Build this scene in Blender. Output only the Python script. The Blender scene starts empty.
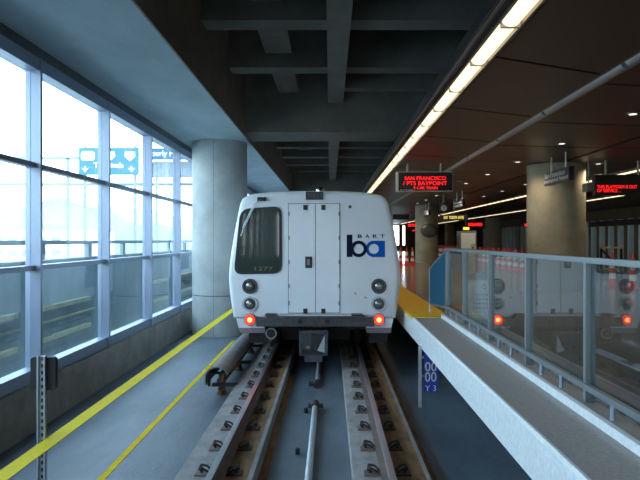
import bpy, bmesh, math, random
from mathutils import Vector, Matrix
random.seed(4)
C = bpy.context.scene.collection
S = bpy.context.scene
PI = math.pi

# ------------------------------------------------------------------ camera, world, exposure
cam = bpy.data.cameras.new('camera'); camo = bpy.data.objects.new('camera', cam); C.objects.link(camo)
CAMZ = 2.16
camo.location = (0, 0, CAMZ); camo.rotation_euler = (PI/2, 0, 0)
cam.sensor_width = 36; cam.lens = 36
cam.shift_x = -10/640; cam.shift_y = 0
cam.clip_start = 0.05; cam.clip_end = 1500
S.camera = camo
S.view_settings.view_transform = 'Standard'; S.view_settings.look = 'None'
S.view_settings.gamma = 1; S.view_settings.use_curve_mapping = False
S.view_settings.exposure = 0.0
w = bpy.data.worlds.new('world'); S.world = w; w.use_nodes = True
wn = w.node_tree; wn.nodes.clear()
wo = wn.nodes.new('ShaderNodeOutputWorld'); wb = wn.nodes.new('ShaderNodeBackground')
tcw = wn.nodes.new('ShaderNodeTexCoord'); sep = wn.nodes.new('ShaderNodeSeparateXYZ')
rmp = wn.nodes.new('ShaderNodeValToRGB')
rmp.color_ramp.elements[0].position = 0.0; rmp.color_ramp.elements[0].color = (0.92, 0.96, 1.0, 1)
rmp.color_ramp.elements[1].position = 0.5; rmp.color_ramp.elements[1].color = (0.66, 0.82, 1.0, 1)
wn.links.new(tcw.outputs['Generated'], sep.inputs[0]); wn.links.new(sep.outputs['Z'], rmp.inputs[0])
wn.links.new(rmp.outputs[0], wb.inputs[0]); wb.inputs[1].default_value = 8.0
wn.links.new(wb.outputs[0], wo.inputs[0])

# ------------------------------------------------------------------ materials
def mat(name, col, rough=0.6, metal=0.0, noise=0.0, nscale=3.0, col2=None, bump=0.0, bscale=30, emis=None, estr=0, stretch=None, spec=0.5):
    m = bpy.data.materials.new(name); m.use_nodes = True
    nt = m.node_tree; b = nt.nodes['Principled BSDF']
    b.inputs['Base Color'].default_value = (*col, 1); b.inputs['Roughness'].default_value = rough
    b.inputs['Metallic'].default_value = metal; b.inputs['Specular IOR Level'].default_value = spec
    tc = nt.nodes.new('ShaderNodeTexCoord'); src = tc.outputs['Object']
    if stretch:
        mp = nt.nodes.new('ShaderNodeMapping'); mp.inputs['Scale'].default_value = stretch
        nt.links.new(src, mp.inputs[0]); src = mp.outputs[0]
    if noise > 0:
        n = nt.nodes.new('ShaderNodeTexNoise'); n.inputs['Scale'].default_value = nscale
        n.inputs['Detail'].default_value = 6; n.inputs['Roughness'].default_value = 0.65
        nt.links.new(src, n.inputs['Vector'])
        r = nt.nodes.new('ShaderNodeValToRGB')
        c2 = col2 or tuple(c*(1-noise) for c in col)
        r.color_ramp.elements[0].position = 0.35; r.color_ramp.elements[0].color = (*c2, 1)
        r.color_ramp.elements[1].position = 0.65; r.color_ramp.elements[1].color = (*col, 1)
        nt.links.new(n.outputs['Fac'], r.inputs[0]); nt.links.new(r.outputs[0], b.inputs['Base Color'])
    if bump > 0:
        n2 = nt.nodes.new('ShaderNodeTexNoise'); n2.inputs['Scale'].default_value = bscale
        nt.links.new(tc.outputs['Object'], n2.inputs['Vector'])
        bp = nt.nodes.new('ShaderNodeBump'); bp.inputs['Strength'].default_value = bump; bp.inputs['Distance'].default_value = 0.02
        nt.links.new(n2.outputs['Fac'], bp.inputs['Height']); nt.links.new(bp.outputs[0], b.inputs['Normal'])
    if emis:
        b.inputs['Emission Color'].default_value = (*emis, 1); b.inputs['Emission Strength'].default_value = estr
    return m

def glass(name, tint, haze_fac=0.0, haze_col=(0.5, 0.65, 0.75), ior=1.5, rough=0.0):
    """thin pane: clear, Fresnel reflection, a little haze painted in as diffuse colour"""
    m = bpy.data.materials.new(name); m.use_nodes = True; nt = m.node_tree; nt.nodes.clear()
    o = nt.nodes.new('ShaderNodeOutputMaterial'); t = nt.nodes.new('ShaderNodeBsdfTransparent'); t.inputs[0].default_value = (*tint, 1)
    g = nt.nodes.new('ShaderNodeBsdfGlossy'); g.inputs['Roughness'].default_value = rough; g.inputs[0].default_value = (1, 1, 1, 1)
    f = nt.nodes.new('ShaderNodeFresnel'); gm = nt.nodes.new('ShaderNodeNewGeometry')
    mr = nt.nodes.new('ShaderNodeMapRange')                                  # same reflectance from both sides of the pane
    mr.inputs['To Min'].default_value = ior; mr.inputs['To Max'].default_value = 1/ior
    nt.links.new(gm.outputs['Backfacing'], mr.inputs['Value']); nt.links.new(mr.outputs[0], f.inputs[0])
    d = nt.nodes.new('ShaderNodeBsdfDiffuse'); d.inputs[0].default_value = (*haze_col, 1)
    m1 = nt.nodes.new('ShaderNodeMixShader'); m1.inputs[0].default_value = haze_fac
    nt.links.new(t.outputs[0], m1.inputs[1]); nt.links.new(d.outputs[0], m1.inputs[2])
    m2 = nt.nodes.new('ShaderNodeMixShader'); nt.links.new(f.outputs[0], m2.inputs[0])
    nt.links.new(m1.outputs[0], m2.inputs[1]); nt.links.new(g.outputs[0], m2.inputs[2])
    nt.links.new(m2.outputs[0], o.inputs[0]); return m

M = {}
M['concrete'] = mat('concrete', (0.42, 0.46, 0.46), 0.75, noise=.22, nscale=1.6, bump=.15, bscale=18)
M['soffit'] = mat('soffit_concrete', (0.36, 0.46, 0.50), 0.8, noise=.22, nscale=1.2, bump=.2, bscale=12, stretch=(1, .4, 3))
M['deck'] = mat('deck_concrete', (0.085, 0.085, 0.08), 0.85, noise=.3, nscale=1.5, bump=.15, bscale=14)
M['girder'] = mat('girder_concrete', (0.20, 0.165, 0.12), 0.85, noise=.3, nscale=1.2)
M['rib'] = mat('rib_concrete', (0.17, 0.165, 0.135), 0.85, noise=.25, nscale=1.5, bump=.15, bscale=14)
M['parapet'] = mat('parapet_concrete', (0.36, 0.33, 0.29), 0.85, noise=.35, nscale=2.2, bump=.2, bscale=20)
M['floor'] = mat('trackbed_concrete', (0.135, 0.175, 0.22), 0.5, noise=.42, nscale=.9, bump=.2, bscale=25, stretch=(1.6, .5, 1))
M['plinth'] = mat('plinth_concrete', (0.33, 0.32, 0.32), 0.8, noise=.4, nscale=5, bump=.3, bscale=60, stretch=(1, .5, 1))
M['fascia'] = mat('granite_fascia', (0.70, 0.76, 0.80), 0.6, noise=.2, nscale=25, bump=.1, bscale=50)
M['walkway'] = mat('granite_walkway', (0.36, 0.335, 0.325), 0.5, noise=.3, nscale=45)
M['platform'] = mat('platform_tile', (0.20, 0.135, 0.09), 0.16, noise=.3, nscale=1.5)
M['alu'] = mat('aluminium', (0.28, 0.34, 0.45), 0.35, .35)
M['alu_dark'] = mat('aluminium_grey', (0.22, 0.26, 0.28), 0.42, .6)
M['steel'] = mat('brushed_steel', (0.80, 0.86, 0.84), 0.42, .25, noise=.12, nscale=14)
M['cover'] = mat('cover_board', (0.24, 0.22, 0.22), 0.6, .2, noise=.3, nscale=6)
M['pipe'] = mat('pipe_grey', (0.42, 0.43, 0.44), 0.4, .4)
M['galv'] = mat('galvanised', (0.50, 0.56, 0.62), 0.45, .7, noise=.2, nscale=20)
M['darkbeam'] = mat('dark_header', (0.10, 0.12, 0.14), 0.6)
M['black'] = mat('black_paint', (0.012, 0.012, 0.014), 0.45)
M['rubber'] = mat('rubber', (0.015, 0.017, 0.02), 0.6)
M['yellow'] = mat('yellow_tape', (0.66, 0.52, 0.008), 0.7, spec=.15, noise=.12, nscale=4)
M['yellow_floor'] = mat('yellow_paint', (0.66, 0.47, 0.012), 0.8, spec=.15, noise=.25, nscale=6)
M['tactile'] = mat('tactile_yellow', (0.85, 0.52, 0.02), 0.5, noise=.1, nscale=8)
M['rust'] = mat('rusty_steel', (0.20, 0.10, 0.055), 0.7, .2, noise=.4, nscale=8)
M['rust_dust'] = mat('rust_stained_concrete', (0.36, 0.175, 0.06), 0.85, noise=.5, nscale=4, stretch=(2, .6, 1), col2=(.12, .075, .05))
M['railhead'] = mat('rail_head', (0.42, 0.42, 0.45), 0.3, .9)
M['railside'] = mat('rail_side', (0.19, 0.135, 0.115), 0.6, .3, noise=.3, nscale=6)
M['clip'] = mat('clip_iron', (0.035, 0.03, 0.028), 0.6, .4)
M['white'] = mat('train_white', (0.74, 0.80, 0.87), 0.33, noise=.05, nscale=2.5)
M['skirt'] = mat('skirt_grey', (0.22, 0.18, 0.20), 0.5)
M['bumper'] = mat('bumper_grey', (0.085, 0.09, 0.095), 0.45, .5, noise=.4, nscale=9)
M['couple'] = mat('coupler_grey', (0.09, 0.105, 0.125), 0.45, .5, noise=.4, nscale=14)
M['undercar'] = mat('undercar_black', (0.018, 0.018, 0.02), 0.7)
M['winglass'] = mat('cab_glass', (0.03, 0.042, 0.032), 0.04, spec=.4)
M['navy'] = mat('navy_ink', (0.008, 0.012, 0.04), 0.8, spec=.1)
M['blue'] = mat('logo_blue', (0.004, 0.09, 0.42), 0.8, spec=.1)
M['lens'] = mat('lamp_glass', (0.25, 0.26, 0.27), 0.12, .6)
M['chrome'] = mat('chrome', (0.6, 0.6, 0.6), 0.15, 1)
M['redlamp'] = mat('red_lamp', (0.8, 0.02, 0.01), 0.3, emis=(1, 0.03, 0.015), estr=2.2)
M['redcore'] = mat('red_lamp_core', (1, 0.4, 0.1), 0.3, emis=(1, 0.42, 0.10), estr=5)
M['led'] = mat('led_red', (0.5, 0, 0), 0.4, emis=(1, 0.012, 0.015), estr=2.0)
M['amber'] = mat('amber_legend', (0.6, 0.5, 0.1), 0.4, emis=(1, 0.85, 0.2), estr=.55)
M['amber_lamp'] = mat('amber_lamp', (0.6, 0.4, 0.05), 0.4, emis=(1, 0.55, 0.05), estr=2.0)
M['tube'] = mat('fluorescent_lens', (0.9, 0.85, 0.7), 0.4, emis=(1.0, 0.80, 0.50), estr=1.7)
M['downlight'] = mat('downlight_lens', (0.9, 0.9, 0.8), 0.4, emis=(1.0, 0.9, 0.75), estr=1.5)
M['panel'] = mat('ceiling_panel', (0.085, 0.074, 0.070), 0.42, .3, noise=.12, nscale=1.0)
M['trim'] = mat('fixture_trim', (0.22, 0.22, 0.21), 0.4, .5)
M['beige'] = mat('sign_casing', (0.50, 0.46, 0.38), 0.5)
M['signwhite'] = mat('sign_white', (0.62, 0.62, 0.58), 0.5)
M['signblack'] = mat('sign_black', (0.008, 0.008, 0.009), 0.35)
M['signblue'] = mat('marker_blue', (0.015, 0.045, 0.36), 0.45)
M['marker'] = mat('marker_text', (0.70, 0.75, 0.66), 0.5)
M['road_cyan'] = mat('road_sign_cyan', (0.06, 0.19, 0.23), 0.7)
M['road_blue'] = mat('road_sign_blue', (0.03, 0.12, 0.24), 0.7)
M['road_text'] = mat('road_sign_white', (0.9, 0.9, 0.9), 0.6)
M['louver'] = mat('louver_grey', (0.30, 0.33, 0.38), 0.6)
M['panelblue'] = mat('barrier_blue', (0.008, 0.11, 0.20), 0.35)
def translucent(name, col, fac):
    m = mat(name, col, .35); nt = m.node_tree; t = nt.nodes.new('ShaderNodeBsdfTranslucent'); t.inputs[0].default_value = (*[min(1, c*3) for c in col], 1)
    mx = nt.nodes.new('ShaderNodeMixShader'); mx.inputs[0].default_value = fac; o = nt.nodes['Material Output']
    nt.links.new(nt.nodes['Principled BSDF'].outputs[0], mx.inputs[1]); nt.links.new(t.outputs[0], mx.inputs[2]); nt.links.new(mx.outputs[0], o.inputs[0]); return m
M['panelblue'] = translucent('barrier_blue', (0.012, 0.14, 0.24), .45)
M['sticker'] = mat('sticker_blue', (0.02, 0.22, 0.72), 0.5)
M['cone_red'] = mat('cone_red', (0.75, 0.035, 0.02), 0.5, emis=(1, .05, .03), estr=.10)
M['cone_red'] = mat('cone_red', (0.85, 0.045, 0.03), 0.5)
M['cone_white'] = mat('cone_white', (0.85, 0.85, 0.82), 0.5)
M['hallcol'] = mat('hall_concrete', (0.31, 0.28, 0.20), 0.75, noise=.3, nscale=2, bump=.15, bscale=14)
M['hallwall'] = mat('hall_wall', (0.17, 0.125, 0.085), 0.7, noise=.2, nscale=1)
M['fin'] = mat('wall_fin', (0.72, 0.88, 0.92), 0.5)
M['outconc'] = mat('outside_concrete', (0.17, 0.24, 0.27), 0.8, noise=.35, nscale=1.4, stretch=(1, 1, .5))
M['ledge'] = mat('outside_ledge', (0.42, 0.42, 0.28), 0.8, noise=.3, nscale=5)
M['ground'] = mat('ground', (0.62, 0.62, 0.60), 0.9, noise=.3, nscale=.05)
M['hill'] = mat('hill', (0.42, 0.52, 0.50), 0.9, noise=.3, nscale=.03)
M['building'] = mat('far_building', (0.88, 0.86, 0.78), 0.8)
M['clock'] = mat('clock_face', (0.55, 0.6, 0.6), 0.5)
M['map'] = mat('disc_art', (0.02, 0.035, 0.05), 0.3, noise=.9, nscale=3.5, col2=(0.09, 0.08, 0.045))
M['tan'] = mat('tan_rail', (0.50, 0.38, 0.18), 0.5)
M['windowglass'] = glass('window_glass', (0.84, 0.92, 0.94), .06, (0.55, 0.70, 0.78), ior=1.25)
M['barrierglass'] = glass('barrier_glass', (0.78, 0.84, 0.86), .03, (0.45, 0.5, 0.5), ior=1.5)

# ------------------------------------------------------------------ helpers
class MB:
    def __init__(s): s.bm = bmesh.new()
    def box(s, x0, x1, y0, y1, z0, z1, bev=0):
        t = bmesh.new(); bmesh.ops.create_cube(t, size=1)
        for v in t.verts: v.co = Vector(((x0+x1)/2 + v.co.x*abs(x1-x0), (y0+y1)/2 + v.co.y*abs(y1-y0), (z0+z1)/2 + v.co.z*abs(z1-z0)))
        if bev: bmesh.ops.bevel(t, geom=list(t.edges), offset=bev, segments=2, affect='EDGES', profile=.7)
        s._add(t); return s
    def _add(s, t):
        me = bpy.data.meshes.new('t'); t.to_mesh(me); t.free(); s.bm.from_mesh(me); bpy.data.meshes.remove(me)
    def cyl(s, p0, p1, r, r2=None, n=20, bev=0):
        p0, p1 = Vector(p0), Vector(p1); d = p1-p0
        t = bmesh.new(); bmesh.ops.create_cone(t, cap_ends=True, segments=n, radius1=r, radius2=r if r2 is None else r2, depth=d.length)
        if bev:
            bmesh.ops.bevel(t, geom=[e for e in t.edges if len(e.link_faces) == 2 and any(len(f.verts) > 4 for f in e.link_faces)], offset=bev, segments=2, affect='EDGES')
        q = Vector((0, 0, 1)).rotation_difference(d.normalized()).to_matrix().to_4x4()
        bmesh.ops.transform(t, matrix=Matrix.Translation((p0+p1)/2) @ q, verts=t.verts); s._add(t); return s
    def bar(s, p0, p1, wd, ht):
        """rectangular bar along p0->p1"""
        p0, p1 = Vector(p0), Vector(p1); d = (p1-p0); L = d.length; d.normalize()
        up = Vector((0, 0, 1)) if abs(d.z) < .95 else Vector((0, 1, 0))
        sx = d.cross(up).normalized(); uz = sx.cross(d)
        vs = [s.bm.verts.new(p + sx*a*wd/2 + uz*b*ht/2) for p in (p0, p1) for a, b in ((-1, -1), (1, -1), (1, 1), (-1, 1))]
        for f in ((3, 2, 1, 0), (4, 5, 6, 7), (0, 1, 5, 4), (1, 2, 6, 5), (2, 3, 7, 6), (3, 0, 4, 7)): s.bm.faces.new([vs[i] for i in f])
        return s
    def path(s, pts, r, n=8):
        for a, b in zip(pts, pts[1:]): s.cyl(a, b, r, n=n)
        return s
    def prism(s, poly, a0, a1, axis='y'):
        """poly in the two remaining axes, extruded along axis"""
        def P(u, v, a): return {'y': (u, a, v), 'x': (a, u, v), 'z': (u, v, a)}[axis]
        A = [s.bm.verts.new(P(u, v, a0)) for u, v in poly]; B = [s.bm.verts.new(P(u, v, a1)) for u, v in poly]
        n = len(poly)
        s.bm.faces.new(A); s.bm.faces.new(B[::-1])
        for i in range(n): s.bm.faces.new((A[i], B[i], B[(i+1) % n], A[(i+1) % n]))
        return s
    def ring(s, cx, cz, ro, ri, y0, y1, n=32):
        t = bmesh.new(); o = []
        for i in range(n):
            a = 2*PI*i/n; c, d = math.cos(a), math.sin(a)
            o.append([t.verts.new((cx+r*c, y, cz+r*d)) for r, y in ((ro, y0), (ro, y1), (ri, y1), (ri, y0))])
        for i in range(n):
            p, q = o[i], o[(i+1) % n]
            for k in range(4): t.faces.new((p[k], q[k], q[(k+1) % 4], p[(k+1) % 4]))
        s._add(t); return s
    def lathe(s, cx, cy, prof, n=32):
        rs = [[s.bm.verts.new((cx+r*math.cos(2*PI*i/n), cy+r*math.sin(2*PI*i/n), z)) for i in range(n)] for r, z in prof]
        for a, b in zip(rs, rs[1:]):
            for i in range(n): s.bm.faces.new((a[i], a[(i+1) % n], b[(i+1) % n], b[i]))
        s.bm.faces.new(rs[0][::-1]); s.bm.faces.new(rs[-1]); return s

def rootpos(p):
    v = Vector((0, 0, 0))
    while p is not None: v += p.location; p = p.parent
    return v
def obj(name, mb, m, parent=None, smooth=False, label=None):
    bmesh.ops.recalc_face_normals(mb.bm, faces=mb.bm.faces)
    me = bpy.data.meshes.new(name)
    if parent is not None:
        base = rootpos(parent); loc = Vector((0, 0, 0))
        bmesh.ops.translate(mb.bm, vec=-base, verts=mb.bm.verts)
    else:
        xs = [v.co for v in mb.bm.verts]
        lo = Vector([min(c[i] for c in xs) for i in range(3)]); hi = Vector([max(c[i] for c in xs) for i in range(3)])
        loc = Vector(((lo.x+hi.x)/2, (lo.y+hi.y)/2, lo.z))
        bmesh.ops.translate(mb.bm, vec=-loc, verts=mb.bm.verts)
    mb.bm.to_mesh(me); mb.bm.free()
    me.materials.append(M[m] if isinstance(m, str) else m)
    if smooth:
        for p in me.polygons: p.use_smooth = True
        if hasattr(me, 'set_sharp_from_angle'): me.set_sharp_from_angle(angle=math.radians(40))
    o = bpy.data.objects.new(name, me); C.objects.link(o); o.location = loc
    if parent is not None: o.parent = parent
    if label: o['label'] = label
    return o
def struct(name, mb, m, parent=None, **k):
    o = obj(name, mb, m, parent, **k)
    if parent is None: o['kind'] = 'structure'
    return o
def thing(name, label, cat, loc, group=None):
    o = bpy.data.objects.new(name, None); C.objects.link(o); o.location = loc; o.empty_display_size = .1
    return tag(o, label, cat, group)
def tag(o, label, cat, group=None):
    o['label'] = label; o['category'] = cat
    if group: o['group'] = group
    return o
def dup(root, loc, label=None):
    r = root.copy(); C.objects.link(r); r.location = loc
    if label: r['label'] = label
    for ch in list(root.children):
        c = ch.copy(); C.objects.link(c); c.parent = r
        for g in list(ch.children):
            d = g.copy(); C.objects.link(d); d.parent = c
    return r
def text(body, x0, x1, z0, z1, y, m, parent, name='lettering', depth=.006, bold=0.0, face='y', label=None):
    """lettering fitted into a rectangle; face 'y' is read from -Y, face 'x' from -X (x0,x1 are then far and near Y)"""
    cu = bpy.data.curves.new('t', 'FONT'); cu.body = body; cu.size = 1; cu.extrude = 0.0; cu.offset = bold
    cu.resolution_u = 3
    t = bpy.data.objects.new('t', cu); C.objects.link(t)
    bpy.context.view_layer.update()
    me = bpy.data.meshes.new_from_object(t.evaluated_get(bpy.context.evaluated_depsgraph_get()))
    bpy.data.objects.remove(t); bpy.data.curves.remove(cu)
    bm = bmesh.new(); bm.from_mesh(me); bpy.data.meshes.remove(me)
    X0 = min(v.co.x for v in bm.verts); X1 = max(v.co.x for v in bm.verts)
    Y0 = min(v.co.y for v in bm.verts); Y1 = max(v.co.y for v in bm.verts)
    for v in bm.verts:
        u = (v.co.x-X0)/(X1-X0); t_ = (v.co.y-Y0)/(Y1-Y0)
        h = x0+(x1-x0)*u; z = z0+(z1-z0)*t_
        v.co = Vector((h, y, z)) if face == 'y' else Vector((y, h, z))
    r = bmesh.ops.extrude_face_region(bm, geom=list(bm.faces))
    vv = [g for g in r['geom'] if isinstance(g, bmesh.types.BMVert)]
    bmesh.ops.translate(bm, vec=(0, -depth, 0) if face == 'y' else (-depth, 0, 0), verts=vv)
    mb = MB(); mb.bm.free(); mb.bm = bm
    return obj(name, mb, m, parent, label=label)

def rrect(x0, x1, z0, z1, r, n=6):
    P = []
    for cx, cz, a0 in ((x1-r, z1-r, 0), (x0+r, z1-r, PI/2), (x0+r, z0+r, PI), (x1-r, z0+r, 3*PI/2)):
        for i in range(n+1):
            a = a0+PI/2*i/n; P.append((cx+r*math.cos(a), cz+r*math.sin(a)))
    return P

# ------------------------------------------------------------------ SETTING
YB, YF = -24.0, 82.0                      # near (behind the camera) and far ends of the station
FL = -.35
struct('floor', MB().box(-4.3, 3.1, YB, YF, FL-.3, FL), 'floor')
struct('trim_1', MB().box(-1.52, -.757, YB, YF, FL, -.17, bev=.012), 'plinth')
struct('trim_2', MB().box(.227, .99, YB, YF, FL, -.17, bev=.012), 'plinth')
# rust dust lying on the plinths and the floor beside the rails
struct('trim_3', MB().box(-1.03, -.81, YB, YF, -.17, -.166), 'rust_dust')
struct('trim_4', MB().box(.66, .94, YB, YF, -.17, -.166), 'rust_dust')
struct('trim_5', MB().box(-.757, -.66, YB, YF, FL, FL+.004).box(.99, 1.12, YB, YF, FL, FL+.004), 'rust_dust')
# yellow stripe on the floor
struct('trim_6', MB().box(-2.44, -2.36, YB, 16.0, FL, FL+.005), 'yellow_floor')
# left parapet and window wall
struct('wall_left', MB().box(-4.3, -3.86, YB, YF, FL-.3, .28, bev=.015), 'parapet')
struct('trim_7', MB().box(-4.2, -3.93, YB, YF, 4.60, 4.76), 'darkbeam')
mull = [8.62+2.68*i for i in range(-12, 13)]
k = 0
for ya, yb in zip(mull, mull[1:]):
    k += 1
    f = MB().box(-4.09, -3.885, ya-.03, ya+.03, .28, 4.60)                    # mullion
    f.box(-4.08, -3.91, ya, yb, .28, .45).box(-4.08, -3.90, ya, yb, 4.43, 4.60)
    wnd = struct('window_%d' % k, f, 'alu')
    obj('transom', MB().box(-4.06, -3.95, ya+.03, yb-.03, 1.75, 1.82), 'alu', wnd)
    obj('transom', MB().box(-4.06, -3.95, ya+.03, yb-.03, 3.13, 3.20), 'alu', wnd)
    for z0, z1 in ((.45, 1.75), (1.82, 3.13), (3.20, 4.44)):
        obj('pane', MB().box(-4.025, -4.015, ya+.03, yb-.03, z0, z1), 'windowglass', wnd)
struct('trim_8', MB().box(-4.3, -4.0, mull[-1], YF, .28, 4.87), 'parapet')
# deck above
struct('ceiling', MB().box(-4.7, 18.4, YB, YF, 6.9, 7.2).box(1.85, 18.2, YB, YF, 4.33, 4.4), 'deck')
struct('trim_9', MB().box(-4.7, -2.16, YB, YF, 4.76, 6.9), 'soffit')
bm_ = MB()
for y0 in (16.1, 37.0, 57.0):
    bm_.box(-2.2, 6, y0, y0+1.5, 4.87, 6.9)
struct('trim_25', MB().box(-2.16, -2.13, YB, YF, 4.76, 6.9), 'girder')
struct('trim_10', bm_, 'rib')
bm_ = MB()
y = -24.2
while y < 60:
    if not any(abs(y+.25-(q+.75)) < 1.2 for q in (16.1, 37.0, 57.0)):
        bm_.box(-2.2, 6, y, y+.5, 5.8, 6.9)
    y += 2.9
bm_.box(.33, 6, 15.1, 15.5, 5.75, 6.9)
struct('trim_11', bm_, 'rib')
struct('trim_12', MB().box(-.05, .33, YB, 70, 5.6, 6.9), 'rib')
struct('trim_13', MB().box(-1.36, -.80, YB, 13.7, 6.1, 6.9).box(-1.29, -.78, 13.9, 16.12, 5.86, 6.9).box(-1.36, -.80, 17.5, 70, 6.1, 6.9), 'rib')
# side of the dropped ceiling towards the track
struct('trim_14', MB().box(1.37, 1.40, YB, YF, 4.12, 4.24), 'signblack')

# platform
struct('platform_edge', MB().box(1.435, 1.90, YB, 10.85, .50, .84), 'walkway')
bpy.data.objects['platform_edge'].name = 'trim_15'
fz = MB().prism([(1.40, .50), (1.437, .50), (1.437, .845), (1.415, .845), (1.40, .82)], YB, 10.85)
struct('trim_16', fz, 'fascia')
struct('trim_17', MB().box(1.90, 2.10, YB, 10.85, .5, .905, bev=.01), 'walkway')
struct('trim_18', MB().box(1.885, 1.90, YB, 10.85, .84, .907).box(1.90, 1.93, YB, 10.85, .903, .908), 'fascia')
struct('trim_19', MB().box(1.40, 2.06, 10.85, YF, .80, .848, bev=.008), 'tactile')
struct('trim_26', MB().box(1.40, 2.06, 10.85, YF, .50, .80), 'fascia')
struct('trim_20', MB().box(2.06, 8.6, YB, YF, .50, .84), 'platform')
bpy.data.objects['trim_20'].name = 'floor.001'
struct('wall_under_platform', MB().box(2.9, 3.1, YB, YF, FL, .5).box(8.4, 8.6, YB, YF, FL, .5), 'darkbeam')
struct('floor', MB().box(8.6, 11.9, YB, YF, FL-.3, FL), 'floor')
struct('floor', MB().box(11.9, 18.2, YB, YF, FL, .84), 'platform')
# dropped metal ceiling: panels between seams that run slightly askew
def panels(x0, x1, name, slope, step=2.65, y_at=7.0):
    mb = MB(); n0 = int((YB-y_at)/step)-1; n1 = int((YF-y_at)/step)+1
    for i in range(n0, n1):
        ya = y_at+i*step+.03; yb = y_at+(i+1)*step-.03; d = slope*(x1-x0)
        mb.prism([(x0, ya), (x1, ya+d), (x1, yb+d), (x0, yb)], 4.16, 4.2, axis='z')
    return struct(name, mb, 'panel')
panels(1.82, 3.27, 'ceiling', .5)
panels(3.51, 5.94, 'ceiling', .18, y_at=8.2)
panels(6.06, 8.43, 'ceiling', .10, y_at=8.6)
panels(13.03, 18.2, 'ceiling', 0)
struct('trim_21', MB().box(3.27, 3.31, YB, YF, 4.16, 4.3).box(3.47, 3.51, YB, YF, 4.16, 4.3), 'trim')
struct('trim_22', MB().box(8.7, 12.6, YB, YF, 4.24, 4.32), 'signblack')
# far and right walls; unseen near wall added to cut light from behind
fw = MB().box(-4.3, 9.85, YF, YF+.3, FL, 1.5)
fw.box(-4.3, 9.85, YF, YF+.3, 4.0, 7).box(-4.3, 8.05, YF, YF+.3, 1.5, 4.0).box(8.85, 9.3, YF, YF+.3, 1.5, 4.0).box(9.62, 18.2, YF, YF+.3, FL, 7)
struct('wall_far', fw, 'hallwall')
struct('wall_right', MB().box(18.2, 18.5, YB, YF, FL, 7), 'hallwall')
struct('wall_near_light_block', MB().box(3.0, 18.2, YB-.3, YB, FL, 7).box(-4.3, 3.0, YB-.3, YB, 4.2, 7).box(-4.3, 3, YB-.3, YB, -.7, 1.0), 'hallwall')
# upright fins along the right wall: a ribbed wall finish
fin = MB(); y = 14.0
while y < 75:
    fin.box(17.92, 18.2, y, y+.25, .84, 3.45); y += 1.35
struct('trim_23', fin, 'fin')
struct('trim_24', MB().box(17.75, 18.2, 12, 44, 3.05, 3.4), 'signblack')

# concrete columns
def column(x, y, z0, z1, r, m, label, cat='column', seam=True):
    t = thing('concrete_column', label, cat, (x, y, z0), 'round concrete columns')
    obj('shaft', MB().lathe(x, y, [(r, z0), (r, z1)], 48), m, t, smooth=True)
    if seam:
        s_ = MB(); s_.box(x-.042, x-.037, y-r-.002, y-r*.85, z0, z1)
        s_.lathe(x, y, [(r+.001, z0+1.05), (r+.003, z0+1.055), (r+.003, z0+1.065), (r+.001, z0+1.07)], 48)
        obj('form_seam', s_, 'deck', t)
    return t
column(-2.96, 17.2, FL, 4.76, .73, 'concrete', 'pale grey round concrete column standing between the windows and the train')
column(6.07, 17.2, .84, 4.16, .75, 'hallcol', 'widest brown-grey concrete column on the platform, behind the small airport name sign', seam=False)
column(5.62, 37.2, .84, 4.16, .66, 'hallcol', 'concrete column on the platform carrying a dark oval disc', seam=False)
column(14.6, 57.2, .84, 4.16, .72, 'hallcol', 'distant brown column just right of the steel cabinet, across the platform', seam=False)
column(14.6, 77.2, .84, 4.16, .75, 'hallcol', 'farthest brown column, between the oval-disc column and the steel cabinet', seam=False)

# ------------------------------------------------------------------ OUTSIDE
struct('ground', MB().box(-900, 900, -300, 1200, -8.2, -8), 'ground')
wp = MB().box(-6.9, -6.5, YB-10, 95, -8, 1.7)
for yy in [6+4.05*i for i in range(16)]: wp.box(-6.5, -6.42, yy, yy+.7, -8, 1.7)
wout = struct('wall_outside', wp, 'outconc')
lg = MB()
for a, b in ((7, 13.1), (14.3, 17.1), (23.2, 25.2), (27, 31), (33, 38)):
    lg.box(-6.5, -6.38, a, b, .56, .66).box(-6.5, -6.38, a, b, -.14, -.04)
obj('ledge', lg, 'ledge', wout)
rr = thing('guard_rail', 'grey guard rail on posts along the top of the outside wall, beyond the glass', 'railing', (-6.65, 20, 1.7))
obj('top_bar', MB().box(-6.72, -6.58, -3, 70, 2.05, 2.15), 'alu_dark', rr)
for i in range(20):
    obj('post', MB().box(-6.7, -6.6, 3.0+2.9*i, 3.25+2.9*i, 1.7, 2.05), 'alu_dark', rr)
hb = MB(); n = 60; pts = []
for i in range(n+1):
    x = -520+i*9; pts.append((x, -8+24+9*math.sin(i*.19+1)+4*math.sin(i*.53)+2*math.sin(i*1.7)))
hb.prism([(-520, -8.2)]+pts+[(20, -8.2)], 420, 700)
tag(struct('hill', hb, 'hill'), 'pale hill beyond the windows', 'hill')
for x0, x1, y0, y1, z1, nm in ((-150, -118, 150, 180, 1.5, 'low pale building far left beyond the windows'), (-90, -64, 160, 190, 4.5, 'taller pale building beyond the second window bay')):
    b = thing('distant_building', nm, 'building', ((x0+x1)/2, y0, -8))
    obj('wall', MB().box(x0, x1, y0, y1, -8, z1), 'building', b)
    for r in range(2):
        for c in range(6):
            xx = x0+2+c*(x1-x0-4)/6; obj('window', MB().box(xx, xx+2.4, y0-.1, y0, z1-3-r*3.4, z1-1.4-r*3.4), 'louver', b)
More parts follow.
